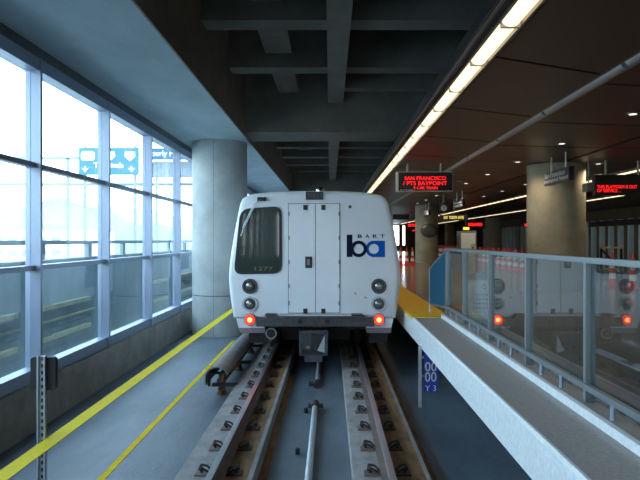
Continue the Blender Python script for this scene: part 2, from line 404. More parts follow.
# road signs on gantries
def gantry(name, label, x0, x1, z0, z1, y, m):
    t = thing(name, label, 'road sign', ((x0+x1)/2, y, -8))
    obj('panel', MB().box(x0, x1, y, y+.15, z0, z1), m, t)
    g = MB()
    for xx in (x0+.6, x1-.6): g.bar((xx, y+.5, -8), (xx, y+.5, z1+.2), .3, .3)
    obj('support_post', g, 'alu_dark', t)
    return t
t = gantry('road_sign', 'cyan motorway sign with white shields and arrows seen through the windows', -31.4, -23.9, 10.3, 13.7, 80, 'road_cyan')
s1 = obj('shield', MB().prism(rrect(-31.1, -29.4, 12.1, 13.25, .3), 79.93, 80), 'road_text', t)
text('101', -30.8, -29.7, 12.35, 13.0, 79.93, 'road_cyan', s1, depth=.03)
for cx in (-27.5, -25.0):
    obj('shield', MB().prism([(cx-.6, 13.2), (cx+.6, 13.2), (cx+.65, 12.6), (cx, 12.0), (cx-.65, 12.6)], 79.93, 80), 'road_text', t)
text('Terminals', -29.5, -25.8, 11.15, 11.85, 79.98, 'road_text', t, depth=.05, bold=.02)
for cx in (-30.6, -24.8):
    obj('arrow', MB().prism([(cx-.1, 11.35), (cx+.1, 11.35), (cx+.1, 11.0), (cx+.45, 11.2), (cx, 10.6), (cx-.45, 11.2), (cx-.1, 11.0)], 79.93, 80), 'road_text', t)
t = gantry('road_sign', 'blue parking sign behind the farther window bays', -24.4, -17.0, 12.7, 14.2, 84, 'road_blue')
text('Hourly Parking', -24.1, -18.2, 12.9, 13.9, 83.98, 'road_text', t, depth=.05, bold=.02)
s_ = MB(); x = -24.0
while x < -16: s_.box(x, x+.25, 85.5, 85.6, 10.6, 12.6); x += .5
s_.box(-24.2, -16, 85.6, 85.7, 10.5, 12.65)
for xx in (-23.4, -17.4): s_.box(xx, xx+.3, 85.7, 86, -8, 12.6)
t = tag(struct('louvred_screen', s_, 'louver'), 'grey slatted screen below the blue parking sign outside', 'screen'); del t['kind']
s_ = MB().bar((-70, 88, 13.4), (-33, 88, 13.4), .35, .35).bar((-70, 88, 9.8), (-10, 88, 9.8), .4, .4)
for xx in (-66, -50, -36, -14): s_.bar((xx, 88, -8), (xx, 88, 13.4 if xx < -30 else 9.8), .35, .35)
t = tag(struct('overhead_gantry', s_, 'alu_dark'), 'slim grey gantry beams outside, left of and below the road signs', 'gantry'); del t['kind']

# ------------------------------------------------------------------ TRACK
def rail(x, label):
    t = thing('running_rail', label, 'rail', (x, 20, -.17), 'running rails')
    prof = [(-.07, -.17), (.07, -.17), (.07, -.158), (.012, -.14), (.01, -.045), (.034, -.035), (.034, -.006), (-.034, -.006), (-.034, -.035), (-.01, -.045), (-.012, -.14), (-.07, -.158)]
    obj('web', MB().prism([(x+a, b) for a, b in prof], YB, YF), 'railside', t)
    obj('head', MB().prism([(x-.034, -.006), (x+.034, -.006), (x+.03, 0), (x-.03, 0)], YB, YF), 'railhead', t)
    return t
XT = -.265
rail(XT-.838, 'left running rail of the track under the train')
rail(XT+.838, 'right running rail of the track under the train')
def fastener(x, y, s, where, z=-.17):
    t = thing('rail_fastener', 'small black rail clip bolted to the concrete ' + where, 'rail clip', (x, y, z), 'rail clips ' + where)
    obj('base_plate', MB().box(x-.08, x+.075, y-.075, y+.075, z, z+.018, bev=.004), 'railside' if s > 0 else 'clip', t)  # daylight painted in: plates on the window side get the lighter colour
    c = MB().path([(x+.06*s, y-.035, z+.03), (x-.01*s, y-.04, z+.075), (x-.045*s, y-.01, z+.05), (x-.03*s, y+.035, z+.085), (x+.03*s, y+.04, z+.07), (x+.075*s, y+.01, z+.035)], .011, 7)
    obj('spring_clip', c, 'clip', t, smooth=True)
    obj('bolt', MB().cyl((x-.02*s, y, z+.018), (x-.02*s, y, z+.075), .016, n=6), 'clip', t)
    return t
for X_, s, wh in ((XT-.838-.155, 1, 'left of the left rail'), (XT-.838+.155, -1, 'right of the left rail'), (XT+.838-.155, 1, 'left of the right rail'), (XT+.838+.155, -1, 'right of the right rail')):
    f0 = fastener(X_, 5.61, s, wh)
    for i in range(1, 13): dup(f0, (X_, 5.61+.76*i, -.17))
# centre conduit
XCC = -.22
t = thing('centre_conduit', 'grey conduit pipe running along the middle of the trackbed', 'pipe', (XCC, 5, FL))
obj('pipe', MB().cyl((XCC-.02, YB, FL+.06), (XCC, 9.45, FL+.06), .04, n=14), 'galv', t, smooth=True)
obj('end_coupling', MB().cyl((XCC, 9.35, FL+.07), (XCC, 9.55, FL+.07), .06, n=12).cyl((XCC-.1, 9.42, FL+.07), (XCC+.12, 9.42, FL+.07), .035, n=8), 'clip', t)
obj('side_bolt', MB().cyl((XCC-.16, 7.5, FL), (XCC-.16, 7.5, FL+.07), .03, n=6), 'clip', t)
obj('side_bolt', MB().cyl((XCC-.13, 9.3, FL), (XCC-.13, 9.3, FL+.07), .03, n=6), 'clip', t)
t = thing('centre_conduit', 'short conduit stub that starts behind the gap and runs under the train', 'pipe', (XCC, 14, FL))
obj('pipe', MB().cyl((XCC, 10.9, FL+.06), (XCC, 30, FL+.06), .04, n=14), 'galv', t, smooth=True)
obj('end_coupling', MB().cyl((XCC, 10.8, FL+.06), (XCC, 11.0, FL+.06), .06, n=12).cyl((XCC-.14, 10.95, FL+.05), (XCC+.06, 10.95, FL+.05), .04, n=8), 'clip', t)
# third rail under its curved cover board
t = thing('third_rail', 'third rail under a curved grey cover board left of the train', 'third rail', (-1.79, 11, FL))
cv = MB(); P = []
cx, cz = -1.79, -.03
arc = [(cx+.19*math.cos(a), cz+.19*math.sin(a)) for a in [math.radians(d) for d in range(20, 181, 16)]]
outer = arc+[(cx-.19, cz-.11)]
arc2 = [(cx+.172*math.cos(a), cz+.172*math.sin(a)) for a in [math.radians(d) for d in range(20, 181, 16)]]
inner = arc2+[(cx-.172, cz-.11)]
cv.prism(outer+inner[::-1], 10.1, 40)
obj('cover_board', cv, 'cover', t, smooth=True)
obj('contact_rail', MB().box(-1.80, -1.72, 10.35, 40, -.10, 0).box(-1.83, -1.69, 10.35, 40, -.14, -.10), 'rust', t)
for yy in (10.3, 12.2, 14.1):
    obj('bracket', MB().box(-1.9, -1.5, yy, yy+.08, -.20, -.15).box(-1.97, -1.93, yy, yy+.06, -.2, .05).box(-1.93, -1.6, yy+.01, yy+.06, .0, .03), 'clip', t)
    obj('insulator', MB().lathe(-1.76, yy+.1, [(.08, FL), (.08, FL+.05), (.05, FL+.07), (.07, FL+.1), (.045, FL+.13), (.06, FL+.15), (.05, -.14)], 14), 'rust', t)

# ------------------------------------------------------------------ TRAIN
K = 11.9/640
def TX(px): return (px-330)*K
def TZ(py): return CAMZ-(py-240)*K
YT = 11.9
train = thing('metro_train', 'white flat-ended commuter train car standing on the track with red tail lamps lit', 'train', (-.28, 22, 0))
half = [(0, 190.6), (22, 190.8), (44, 191.6), (58, 193), (67, 195), (72.5, 198.5), (75, 204), (77.5, 216), (80.5, 232), (83.5, 250), (86, 268), (86.5, 278), (85.5, 292), (83.5, 306), (81.5, 318.5)]
R_ = [(314.5+a, b) for a, b in half]; L_ = [(314.5-a, b) for a, b in half[1:]][::-1]
ol = [(TX(a), TZ(b)) for a, b in L_+R_]
cxm, czm = TX(314.5), TZ(262)
bm = bmesh.new(); rings = []
def scl(s_, dz=0): return [(cxm+(a-cxm)*(1-s_/1.6), czm+(b-czm)*(1-s_/1.5)) for a, b in ol]
for s_, yy in ((.10, YT), (.05, YT+.012), (.015, YT+.04), (0, YT+.10), (0, YT+21)):
    rings.append([bm.verts.new((a, yy, b)) for a, b in scl(s_)])
for p, q in zip(rings, rings[1:]):
    for i in range(len(p)): bm.faces.new((p[i], p[(i+1) % len(p)], q[(i+1) % len(p)], q[i]))
bm.faces.new(rings[0]); bm.faces.new(rings[-1])
mb = MB(); mb.bm.free(); mb.bm = bm
obj('body', mb, 'white', train, smooth=True)
# corner skirts
for a, b, a2, b2 in ((236, 265, 238.5, 265), (366, 393.5, 366, 391.5)):
    sk = MB().prism([(TX(a), TZ(318.5)), (TX(b), TZ(318.5)), (TX(b2), TZ(328)), (TX(a2), TZ(328))], YT+.012, YT+.9)
    obj('corner_skirt', sk, 'white', train)
    sk = MB().prism([(TX(a2), TZ(328)), (TX(b2), TZ(328)), (TX(b2-.5), TZ(333)), (TX(a2+1), TZ(333))], YT+.014, YT+.9)
    obj('skirt_edge', sk, 'skirt', train)
# cab window
wp_ = []
corners = [(278.5, 210, 4), (242, 212, 7), (238, 270.5, 5), (277.5, 269.5, 5)]
def rpoly(pts, n=6):
    """round the corners of a polygon, points (px, py, r)"""
    out = []; N = len(pts)
    for i in range(N):
        p = Vector(pts[i][:2]); a = Vector(pts[i-1][:2]); b = Vector(pts[(i+1) % N][:2]); r = pts[i][2]
        u = (a-p).normalized(); v = (b-p).normalized(); p0 = p+u*r; p1 = p+v*r
        for k in range(n+1):
            t_ = k/n; q = p0*(1-t_)**2+p*2*t_*(1-t_)+p1*t_**2; out.append((TX(q.x), TZ(q.y)))
    return out
gasket = rpoly([(281.8, 206, 9), (240.5, 209, 10), (233.8, 274.5, 9), (281.8, 273.5, 9)])
pane = rpoly([(279.3, 209, 7), (243, 211.5, 8), (236.6, 271.8, 7), (279.3, 271, 7)])
obj('window_gasket', MB().prism(gasket, YT-.022, YT+.01), 'rubber', train)
pn = obj('cab_window', MB().prism(pane, YT-.028, YT-.01), 'winglass', train)
text('1277', TX(255), TX(273), TZ(270.5), TZ(266.8), YT-.0285, mat('faded_amber', (.16, .17, .05), .5), pn, depth=.002)
# doors
dbk = MB().box(TX(288), TX(340.2), YT-.006, YT+.01, TZ(313), TZ(203.2))
obj('door_gasket', dbk, 'skirt', train)
for a, b in ((288.7, 315.1), (315.8, 339.5)):
    d = obj('end_door', MB().box(TX(a), TX(b), YT-.014, YT-.002, TZ(312.5), TZ(203.8), bev=.004), 'white', train)
    hx = 305.5 if a < 300 else 323.5
    for z in (205, 308.5):
        obj('latch', MB().box(TX(hx-2.2), TX(hx+2), YT-.03, YT-.014, TZ(z+5), TZ(z), bev=.004), 'black', d)
    ex = a+.3 if a < 300 else b-.3
    for z in (214, 238, 262, 286, 303):
        obj('hinge', MB().cyl((TX(ex), YT-.016, TZ(z+2)), (TX(ex), YT-.016, TZ(z-2)), .013, n=8), 'skirt', d)
obj('door_handle_recess', MB().box(TX(305.2), TX(312.2), YT-.020, YT-.013, TZ(268), TZ(256.5)), 'black', train)
obj('door_handle', MB().box(TX(307), TX(310), YT-.034, YT-.02, TZ(265), TZ(259), bev=.004), 'skirt', train)
# roof marker box
mk = obj('marker_box', MB().box(TX(305.8), TX(323.2), YT-.03, YT+.06, TZ(199.8), TZ(191.8), bev=.005), 'black', train)
for i in range(5):
    obj('louvre', MB().box(TX(307.3+3.1*i), TX(309.6+3.1*i), YT-.036, YT-.028, TZ(198.8), TZ(192.9)), 'bumper', mk)
obj('roof_dome', MB().lathe(TX(320.5), YT+.25, [(.09, TZ(191)), (.09, TZ(188.5)), (.075, TZ(187)), (.04, TZ(186)), (.01, TZ(185.8))], 20), 'chrome', train, smooth=True)
obj('face_rivet', MB().cyl((TX(350), YT+.01, TZ(206.8)), (TX(350), YT-.02, TZ(206.8)), .03, n=14), 'bumper', train, smooth=True)
for px_, py_ in ((355.5, 293.5), (365.5, 297.5)):
    obj('paint_scratch', MB().bar((TX(px_-1), YT-.002, TZ(py_-.8)), (TX(px_+1), YT-.002, TZ(py_+.8)), .004, .02), 'skirt', train)
# wiper
wi = obj('wiper', MB().path([(TX(262), YT-.03, TZ(199.3)), (TX(257), YT-.07, TZ(202)), (TX(242.5), YT-.06, TZ(232))], .009, 8).path([(TX(259.5), YT-.03, TZ(199.8)), (TX(254), YT-.07, TZ(205)), (TX(243), YT-.06, TZ(228))], .008, 8).bar((TX(246.5), YT-.045, TZ(224)), (TX(241), YT-.045, TZ(236)), .012, .02), 'galv', train)
obj('wiper_pivot', MB().box(TX(257.5), TX(266), YT-.05, YT+.01, TZ(201), TZ(197.3), bev=.008), 'black', wi)
# lamps
def lampc(px_, py_, kind, tilt=0):
    x, z = TX(px_), TZ(py_)
    if kind == 'tail':
        b = obj('tail_lamp', MB().cyl((x, YT+.02, z), (x, YT-.03, z), .115, n=32, bev=.008), 'skirt', train, smooth=True)
        obj('tail_lens', MB().cyl((x, YT-.025, z), (x, YT-.05, z), .095, r2=.088, n=32), 'redlamp', b, smooth=True)
        obj('lamp_core', MB().cyl((x, YT-.048, z), (x, YT-.058, z), .042, n=24), 'redcore', b, smooth=True)
    else:
        b = obj('head_lamp', MB().ring(x, z, .142, .108, YT-.03, YT+.02), 'galv' if kind == 'head' else 'bumper', train, smooth=True)
        obj('lamp_bowl', MB().cyl((x, YT+.01, z), (x, YT-.014, z), .107, n=32), 'black' if kind == 'dark' else 'bumper', b, smooth=True)
        obj('lamp_lens', MB().lathe(0, 0, [(.078, 0), (.074, .018), (.055, .032), (.02, .04), (.002, .041)], 28), 'lens', b, smooth=True)
        l = b.children[-1]
        for v in l.data.vertices:
            a_, b_, c_ = v.co+rootpos(b)
            v.co = Vector((x+a_, YT-.014-c_, z+b_))-rootpos(b)
for px_ in (250, 378.8):
    lampc(px_, 286.2, 'dark'); lampc(px_, 303.8, 'head'); lampc(px_, 319.6, 'tail')
# logo on the face
lg_ = obj('emblem_letter', MB().box(TX(346.7), TX(352.4), YT-.006, YT+.002, TZ(257), TZ(234.6)).ring(TX(358.7), TZ(248.9), 8.3*K, 4.9*K, YT-.008, YT+.002, 40), 'navy', train, label='dark navy letter b of the emblem')
lg2 = obj('emblem_letter', MB().ring(TX(373.8), TZ(248.9), 8.2*K, 5.0*K, YT-.004, YT+.002, 40).box(TX(379.2), TX(384.9), YT-.005, YT+.002, TZ(257), TZ(240.8)).prism([(TX(373.8), TZ(240.8)), (TX(380), TZ(240.8)), (TX(380), TZ(244)), (TX(377.5), TZ(242.5))], YT-.005, YT+.002).prism([(TX(373.8), TZ(257)), (TX(380), TZ(257)), (TX(380), TZ(253.8)), (TX(377.5), TZ(255.3))], YT-.005, YT+.002), 'blue', train, label='blue letter a of the emblem')
for i, ch in enumerate('BART'):
    a = 357.7+7.55*i
    text(ch, TX(a), TX(a+4.3), TZ(238), TZ(234.5), YT-.001, 'navy', train, depth=.004, bold=.02)
# step plate and anticlimber
bp = obj('anticlimber', MB().box(TX(257), TX(374), YT-.16, YT+.1, TZ(325.5), TZ(317.8), bev=.012), 'bumper', train)
obj('step_plate', MB().box(TX(280), TX(351), YT-.24, YT+.02, TZ(314.6), TZ(313.3)), 'galv', bp)
obj('step_support', MB().box(TX(267), TX(364), YT-.20, YT+.02, TZ(317.8), TZ(314.8), bev=.008), 'bumper', bp)
for px_ in (300.5, 327.5):
    obj('bump_pad', MB().box(TX(px_-2.2), TX(px_+2.2), YT-.2, YT-.16, TZ(322.5), TZ(318.2), bev=.006), 'rubber', bp)
for a, b in ((266, 277), (351, 362)):
    obj('ledge_plate', MB().box(TX(a), TX(b), YT-.21, YT, TZ(314.6), TZ(313.2)), 'black', bp)
# horn
hx, hz = TX(271.5), TZ(332.8)
h_ = obj('round_fitting', MB().ring(hx, hz, .105, .082, YT-.10, YT-.04), 'alu_dark', train, smooth=True)
obj('fitting_body', MB().cyl((hx, YT-.06, hz), (hx, YT+.4, hz), .085, n=24).cyl((hx, YT-.1, hz), (hx, YT-.05, hz), .03, n=14), 'undercar', h_, smooth=True)
# coupler
def bx(a, b, c, d): return TX(a), TX(b), TZ(d), TZ(c)
cp = MB(); a, b, z0, z1 = bx(300, 328, 328.5, 353)
yc = YT-.32
cp.box(a, b, yc, yc+.14, z1-.05, z1, bev=.01).box(a, b, yc, yc+.14, z0, z0+.04, bev=.01).box(a, a+.05, yc, yc+.14, z0, z1, bev=.01).box(b-.05, b, yc, yc+.14, z0, z1, bev=.01)
cp.box(a+.03, b-.03, yc+.08, yc+.16, z0+.02, z1-.02)
co = obj('coupler', cp, 'couple', train)
obj('coupler_hook', MB().prism([(a+.25, z1-.07), (b-.06, z1-.07), (a+.32, z0+.1)], yc+.0, yc+.08).box(a+.22, a+.28, yc+.02, yc+.09, z0+.04, z1-.05), 'black', co)
obj('coupler_horn', MB().prism([(b-.06, z1-.08), (b-.06, z0+.06), (a+.33, z0+.10)], yc+.0, yc+.08), 'galv', co)
obj('coupler_pin', MB().cyl((a+.16, yc-.02, z0+.16), (a+.16, yc+.08, z0+.16), .035, n=14), 'chrome', co, smooth=True)
obj('contact_block', MB().box(a+.06, b-.16, yc-.03, yc+.08, z0+.03, z0+.09, bev=.006), 'black', co)
obj('coupler_bracket', MB().box(a+.1, b-.1, yc-.02, yc+.1, z0-.10, z0+.01), 'couple', co)
obj('drawbar', MB().box((a+b)/2-.09, (a+b)/2+.09, yc+.15, YT+1.6, z0+.08, z1-.08), 'undercar', co)
# underframe, trucks and wheels; low boxes added to block stray light under the car
uf = obj('underframe_and_light_blocks', MB().box(TX(240), TX(390), YT+.5, YT+20.5, .42, .74).box(TX(266), TX(366), YT+.05, YT+.6, .52, .76).box(-1.65, 1.15, YT+5.2, YT+15, .12, .5, bev=.03).box(-1.55, -1.2, YT+.3, YT+1.0, .2, .5, bev=.02).box(.75, 1.1, YT+.3, YT+1.0, .2, .5, bev=.02).box(-.9, .4, YT+1.2, YT+1.5, .12, .5), 'undercar', train)
for yy in (YT+2.6, YT+18):
    tr = obj('truck', MB().box(-1.62, -1.47, yy-1.5, yy+1.5, .30, .56, bev=.03).box(.94, 1.09, yy-1.5, yy+1.5, .30, .56, bev=.03).box(-1.5, 1.0, yy-.3, yy+.3, .2, .5).box(-1.0, -.8, yy-1.2, yy-1.0, .1, .4), 'undercar', train)
    for dy in (-1.07, 1.07):
        obj('axle', MB().cyl((-1.25, yy+dy, .38), (.72, yy+dy, .38), .07, n=14), 'undercar', tr, smooth=True)
        for xx in (XT-.838, XT+.838):
            s_ = -1 if xx < 0 else 1
            obj('wheel', MB().cyl((xx-.06, yy+dy, .382), (xx+.06, yy+dy, .382), .38, n=36, bev=.01).cyl((xx-s_*.075, yy+dy, .382), (xx-s_*.045, yy+dy, .382), .405, n=36), 'clip', tr, smooth=True)
obj('shoe_beam', MB().box(-1.60, -1.5, YT+1.9, YT+3.3, .10, .26).box(-1.76, -1.5, YT+2.4, YT+2.8, .002, .028), 'undercar', train)
# side doors and windows
for sx in (-1, 1):
    xs = TX(314.5)+sx*(86*K)
    for yd in (YT+4.2, YT+14.6):
        d = obj('side_door', MB().box(min(xs-.012*sx, xs+.022*sx), max(xs-.012*sx, xs+.022*sx), yd, yd+1.3, .95, 2.05), 'alu', train)
    for i in range(5):
        yd = YT+1.2+i*.0+[.2, 4.7, 7.4, 10.1, 17.1][i]
        if i in (1,): yd = YT+6.4
        obj('side_window', MB().prism([(yd, 1.75), (yd+1.7, 1.75), (yd+1.7, 2.5), (yd, 2.5)], xs-.13*sx, xs-.06*sx+.03*sx, axis='x'), 'winglass', train)

# ------------------------------------------------------------------ LEFT WALKWAY
tp = tag(obj('barrier_tape', MB().bar((-2.298, 1.2, .50), (-2.298, 16.93, .51), .14, .006), 'yellow'), 'yellow barrier band stretched in the air from the post to the pale round column', 'barrier tape')
PX = -2.41; PY = 5.36
t = thing('strut_post', 'slotted grey metal post standing by the left windows', 'post', (PX, PY, FL))
p_ = MB().box(PX-.034, PX+.034, PY+.0, PY+.01, FL, 1.19).box(PX-.034, PX-.022, PY-.03, PY+.01, FL, 1.19).box(PX+.022, PX+.034, PY-.03, PY+.01, FL, 1.19)
obj('channel', p_, 'galv', t)
sl = MB()
for i in range(26): sl.box(PX-.008, PX+.008, PY-.004, PY+.001, FL+.05+.058*i, FL+.08+.058*i)
obj('slots', sl, 'black', t)
obj('foot_plate', MB().box(PX-.09, PX+.09, PY-.09, PY+.09, FL, FL+.012), 'galv', t)
tag(obj('equipment_box', MB().prism(rrect(PX-.105, PX+.105, .90, 1.175, .025), PY+.012, PY+.06), 'rubber'), 'black rounded equipment box fixed to the slotted post', 'box')

# ------------------------------------------------------------------ CHAINAGE MARKER
t = thing('track_marker', 'blue track marker plate reading Y 3 on a thin grey pole under the platform edge', 'marker sign', (1.35, 9.6, FL))
obj('pole', MB().box(1.325, 1.375, 9.59, 9.62, FL, .56), 'galv', t)
pl = obj('plate', MB().box(1.41, 1.62, 9.6, 9.61, -.125, .47), 'signblue', t)
obj('bracket', MB().box(1.36, 1.5, 9.61, 9.63, .1, .13).box(1.36, 1.5, 9.61, 9.63, .38, .41), 'galv', t)
text('00', 1.425, 1.60, .19, .33, 9.6, 'marker', pl, depth=.004)
text('00', 1.425, 1.595, .035, .18, 9.6, 'marker', pl, depth=.004)
text('Y 3', 1.425, 1.59, -.105, -.02, 9.6, 'marker', pl, depth=.004)

# ------------------------------------------------------------------ GLASS BARRIER ON THE CURB
XB = 2.0; ZC = .905; ZT = 1.98
posts = [-1.05, .45, 1.95, 3.45, 4.96, 6.46, 7.97, 9.5, 10.93]
gb = thing('glass_barrier', 'grey metal framed glass barrier standing on the curb between walkway and platform', 'barrier', (XB, 6, ZC))
for y in posts:
    obj('post', MB().box(XB-.03, XB+.05, y-.025, y+.025, ZC, ZT, bev=.004), 'alu_dark', gb)
obj('top_rail', MB().box(XB-.03, XB+.05, posts[0]-.3, posts[-1]+.025, ZT, ZT+.045, bev=.006), 'alu_dark', gb)
obj('bottom_rail', MB().box(XB-.05, XB-.005, posts[0]-.3, posts[-1]+.025, ZC+.105, ZC+.15, bev=.006), 'alu_dark', gb)
for a, b in zip(posts, posts[1:]):
    obj('glass_pane', MB().box(XB+.006, XB+.014, a+.025, b-.025, ZC+.04, ZT), 'barrierglass', gb)
    for f_ in (.33, .67):
        yy = a+(b-a)*f_
        obj('stub_post', MB().cyl((XB-.028, yy, ZC), (XB-.028, yy, ZC+.105), .018, n=12), 'alu', gb, smooth=True)
eb = thing('end_panel', 'blue panel with a sloping top closing the far end of the glass barrier', 'panel', (1.9, 11.3, .848))
mbp = MB()
def quad_panel(p0, p1, z00, z01, z10, z11, th):
    """upright panel from p0 to p1 (xy) with its own bottom and top heights at each end"""
    p0 = Vector(p0); p1 = Vector(p1); d = (p1-p0).normalized(); nrm = Vector((-d.y, d.x))*th/2
    vs = []
    for s_ in (-1, 1):
        for p, z in ((p0, z00), (p1, z10), (p1, z11), (p0, z01)):
            q = p+nrm*s_; vs.append(mbp.bm.verts.new((q.x, q.y, z)))
    a = vs[:4]; b = vs[4:]
    mbp.bm.faces.new(a); mbp.bm.faces.new(b[::-1])
    for i in range(4): mbp.bm.faces.new((a[i], b[i], b[(i+1) % 4], a[(i+1) % 4]))
quad_panel((1.82, 11.62), (2.0, 10.98), 1.02, 1.63, 1.02, 1.96, .02)
obj('sloped_panel', mbp, 'panelblue', eb)
obj('end_post', MB().box(1.80, 1.83, 11.62, 11.65, .848, 1.66), 'galv', eb)
obj('sloped_rail', MB().bar((1.815, 11.63, 1.645), (2.0, 10.98, 1.98), .03, .03), 'alu_dark', eb)
obj('bottom_bar', MB().bar((1.815, 11.63, 1.0), (2.0, 10.98, 1.0), .03, .03), 'alu_dark', eb)
mbp = MB(); quad_panel((2.07, 11.5), (2.36, 11.1), .95, 1.96, .95, 1.96, .02)
obj('return_panel', mbp, 'panelblue', eb)
obj('return_post', MB().box(2.35, 2.39, 11.06, 11.10, .84, 1.98), 'alu_dark', eb)
mbp = MB(); quad_panel((2.105, 11.42), (2.165, 11.34), 1.70, 1.9, 1.70, 1.9, .01)
obj('notice', mbp, 'sticker', eb)

# ------------------------------------------------------------------ PLATFORM THINGS
BX, BY = 2.33, 9.65
t = thing('litter_bin', 'round perforated stainless steel litter bin with a dark domed top behind the glass', 'litter bin', (BX, BY, .84))
obj('drum', MB().lathe(BX, BY, [(.25, .86), (.26, .88), (.26, 1.56), (.25, 1.57)], 40), 'steel', t, smooth=True)
obj('lid', MB().lathe(BX, BY, [(.255, 1.57), (.255, 1.60), (.20, 1.655), (.10, 1.68), (.02, 1.685)], 40), 'alu_dark', t, smooth=True)
obj('base_ring', MB().lathe(BX, BY, [(.24, .84), (.24, .86)], 32), 'black', t)
hl = MB()
for i in range(10):
    for j in range(4):
        a = math.radians(-140+i*11); z = 1.16+.065*j
        x, y = BX+.26*math.cos(a), BY+.26*math.sin(a); nx, ny = math.cos(a), math.sin(a)
        hl.cyl((x-nx*.005, y-ny*.005, z), (x+nx*.003, y+ny*.003, z), .013, n=8)
obj('perforations', hl, 'black', t)
a = math.radians(-106); x, y = BX+.26*math.cos(a), BY+.26*math.sin(a)
hl = MB()
for q in range(3):
    b = 2*PI*q/3+.5; dz = .035*math.sin(b); du = .035*math.cos(b)
    hl.bar((x+du, y-.006, 1.47+dz), (x+.035*math.cos(b+1.3), y-.006, 1.47+.035*math.sin(b+1.3)), .008, .014)
obj('emblem', hl, 'black', t)

t = thing('steel_cabinet', 'grey steel cabinet with a small keypad standing on the platform between two brown columns', 'cabinet', (4.33, 20, .84))
obj('body', MB().box(4.06, 4.58, 20, 20.5, .84, 2.45, bev=.012), 'alu_dark', t)
obj('front_panel', MB().box(4.10, 4.54, 19.985, 20, .95, 2.38, bev=.006), 'steel', t)
obj('keypad', MB().box(4.40, 4.52, 19.96, 19.985, 1.86, 2.04, bev=.005), 'beige', t)
obj('lock', MB().cyl((4.46, 19.95, 1.92), (4.46, 19.965, 1.92), .028, n=14), 'black', t)

# LED destination sign
def led_sign(x0, x1, z0, z1, y, lines, label, hang=True, small=None, casing='signblack', dep=.22):
    t = thing('departure_board', label, 'sign', ((x0+x1)/2, y, z0))
    obj('casing', MB().box(x0, x1, y, y+dep, z0, z1, bev=.012), casing, t)
    obj('screen', MB().box(x0+.05, x1-.015, y-.006, y, z0+.02, z1-.02), 'signblack', t)
    for body, a, b, c, d in lines:
        text(body, a, b, c, d, y-.006, 'led', t, depth=.004, bold=.0)
    if small: text(small, x0+.10, x0+.48, z0+.02, z0+.055, y-.006, 'signwhite', t, depth=.003)
    if hang:
        for xx in (x0+.3, x1-.3): obj('hanger', MB().cyl((xx, y+dep/2, z1), (xx, y+dep/2, 4.16), .025, n=10), 'beige', t, smooth=True)
    return t
ky = 16.6/640
def LX(p): return (p-330)*ky
def LZ(p): return CAMZ-(p-240)*ky
led_sign(LX(396.5), LX(453), LZ(191.5), LZ(171.6), 16.6,
         [('SAN FRANCISCO', LX(404.5), LX(446), LZ(180.1), LZ(176.3)), ('/ PTS BAYPOINT', LX(403), LX(447), LZ(185.2), LZ(181.4)), ('9 CAR TRAIN', LX(413.5), LX(437.5), LZ(189.3), LZ(186.5))],
         'hanging destination board reading SAN FRANCISCO in red, above the platform edge', small='PLATFORM 2', casing='beige')
ky = 16.0/640
t = led_sign(LX(595.3), LX(652), LZ(195), LZ(174.6), 16.0,
             [('THIS PLATFORM IS OUT', LX(597), LX(637), LZ(188.4), LZ(185.2)), ('OF SERVICE ..', LX(597), LX(620), LZ(192.2), LZ(189))],
             'hanging board reading THIS PLATFORM IS OUT OF SERVICE at the right edge')
t = thing('ceiling_camera', 'small beige camera hanging beside the out of service board', 'camera', (6.47, 16.0, 3.45))
obj('housing', MB().box(6.38, 6.58, 15.9, 16.2, 3.36, 3.58, bev=.03), 'trim', t)
obj('stem', MB().cyl((6.48, 16.05, 3.58), (6.48, 16.05, 4.16), .02, n=8), 'trim', t)
# smaller far boards (built from their pixel spans and distances)
def board(px0, px1, py0, py1, y, label, kind, txt=None, name='hanging_sign'):
    kk = y/640; X0, X1 = (px0-330)*kk, (px1-330)*kk; Z1, Z0 = CAMZ-(py0-240)*kk, CAMZ-(py1-240)*kk
    t = thing(name, label, 'sign', ((X0+X1)/2, y, Z0))
    obj('casing', MB().box(X0, X1, y, y+.2, Z0, Z1, bev=.01), 'signblack', t)
    if kind == 'led':
        text(txt, X0+.1*(X1-X0), X1-.1*(X1-X0), Z0+.25*(Z1-Z0), Z1-.25*(Z1-Z0), y, 'led', t, depth=.02, bold=.05)
    elif kind == 'amber':
        text(txt, X0+.12*(X1-X0), X1-.15*(X1-X0), Z0+.25*(Z1-Z0), Z1-.2*(Z1-Z0), y, 'amber', t, depth=.02, bold=.03)
    elif kind == 'lamp':
        obj('lit_panel', MB().box(X0+.05, X1-.05, y-.02, y, Z0+.05, Z1-.05), 'amber_lamp', t)
    obj('hanger', MB().cyl(((X0+X1)/2, y+.1, Z1), ((X0+X1)/2, y+.1, 4.2), .02, n=8), 'trim', t)
    return t
board(393, 409, 214.2, 219.5, 40, 'black hanging sign just right of the train roof', 'none')
board(407, 417, 222.5, 228, 46, 'distant red lettered board left of the oval-disc column', 'led', 'SFO')
board(412, 417.5, 229.2, 232, 60, 'tiny red lettered board below the larger red one, left of the oval-disc column', 'led', 'SFO')
board(440.5, 468, 214.8, 220.4, 30, 'long black hanging sign with yellow lettering beside the oval-disc column', 'amber', 'EXIT  TICKETS  GATES')
board(466.5, 484, 221.5, 227.5, 42, 'distant board with red lettering above the steel cabinet', 'led', 'DELAYED')
board(462.5, 470, 226.4, 230.6, 38, 'small glowing yellow sign directly above the steel cabinet', 'lamp')
board(524, 530, 222.5, 227.5, 40, 'distant red lettered board cut off by the widest column', 'led', 'SFO')
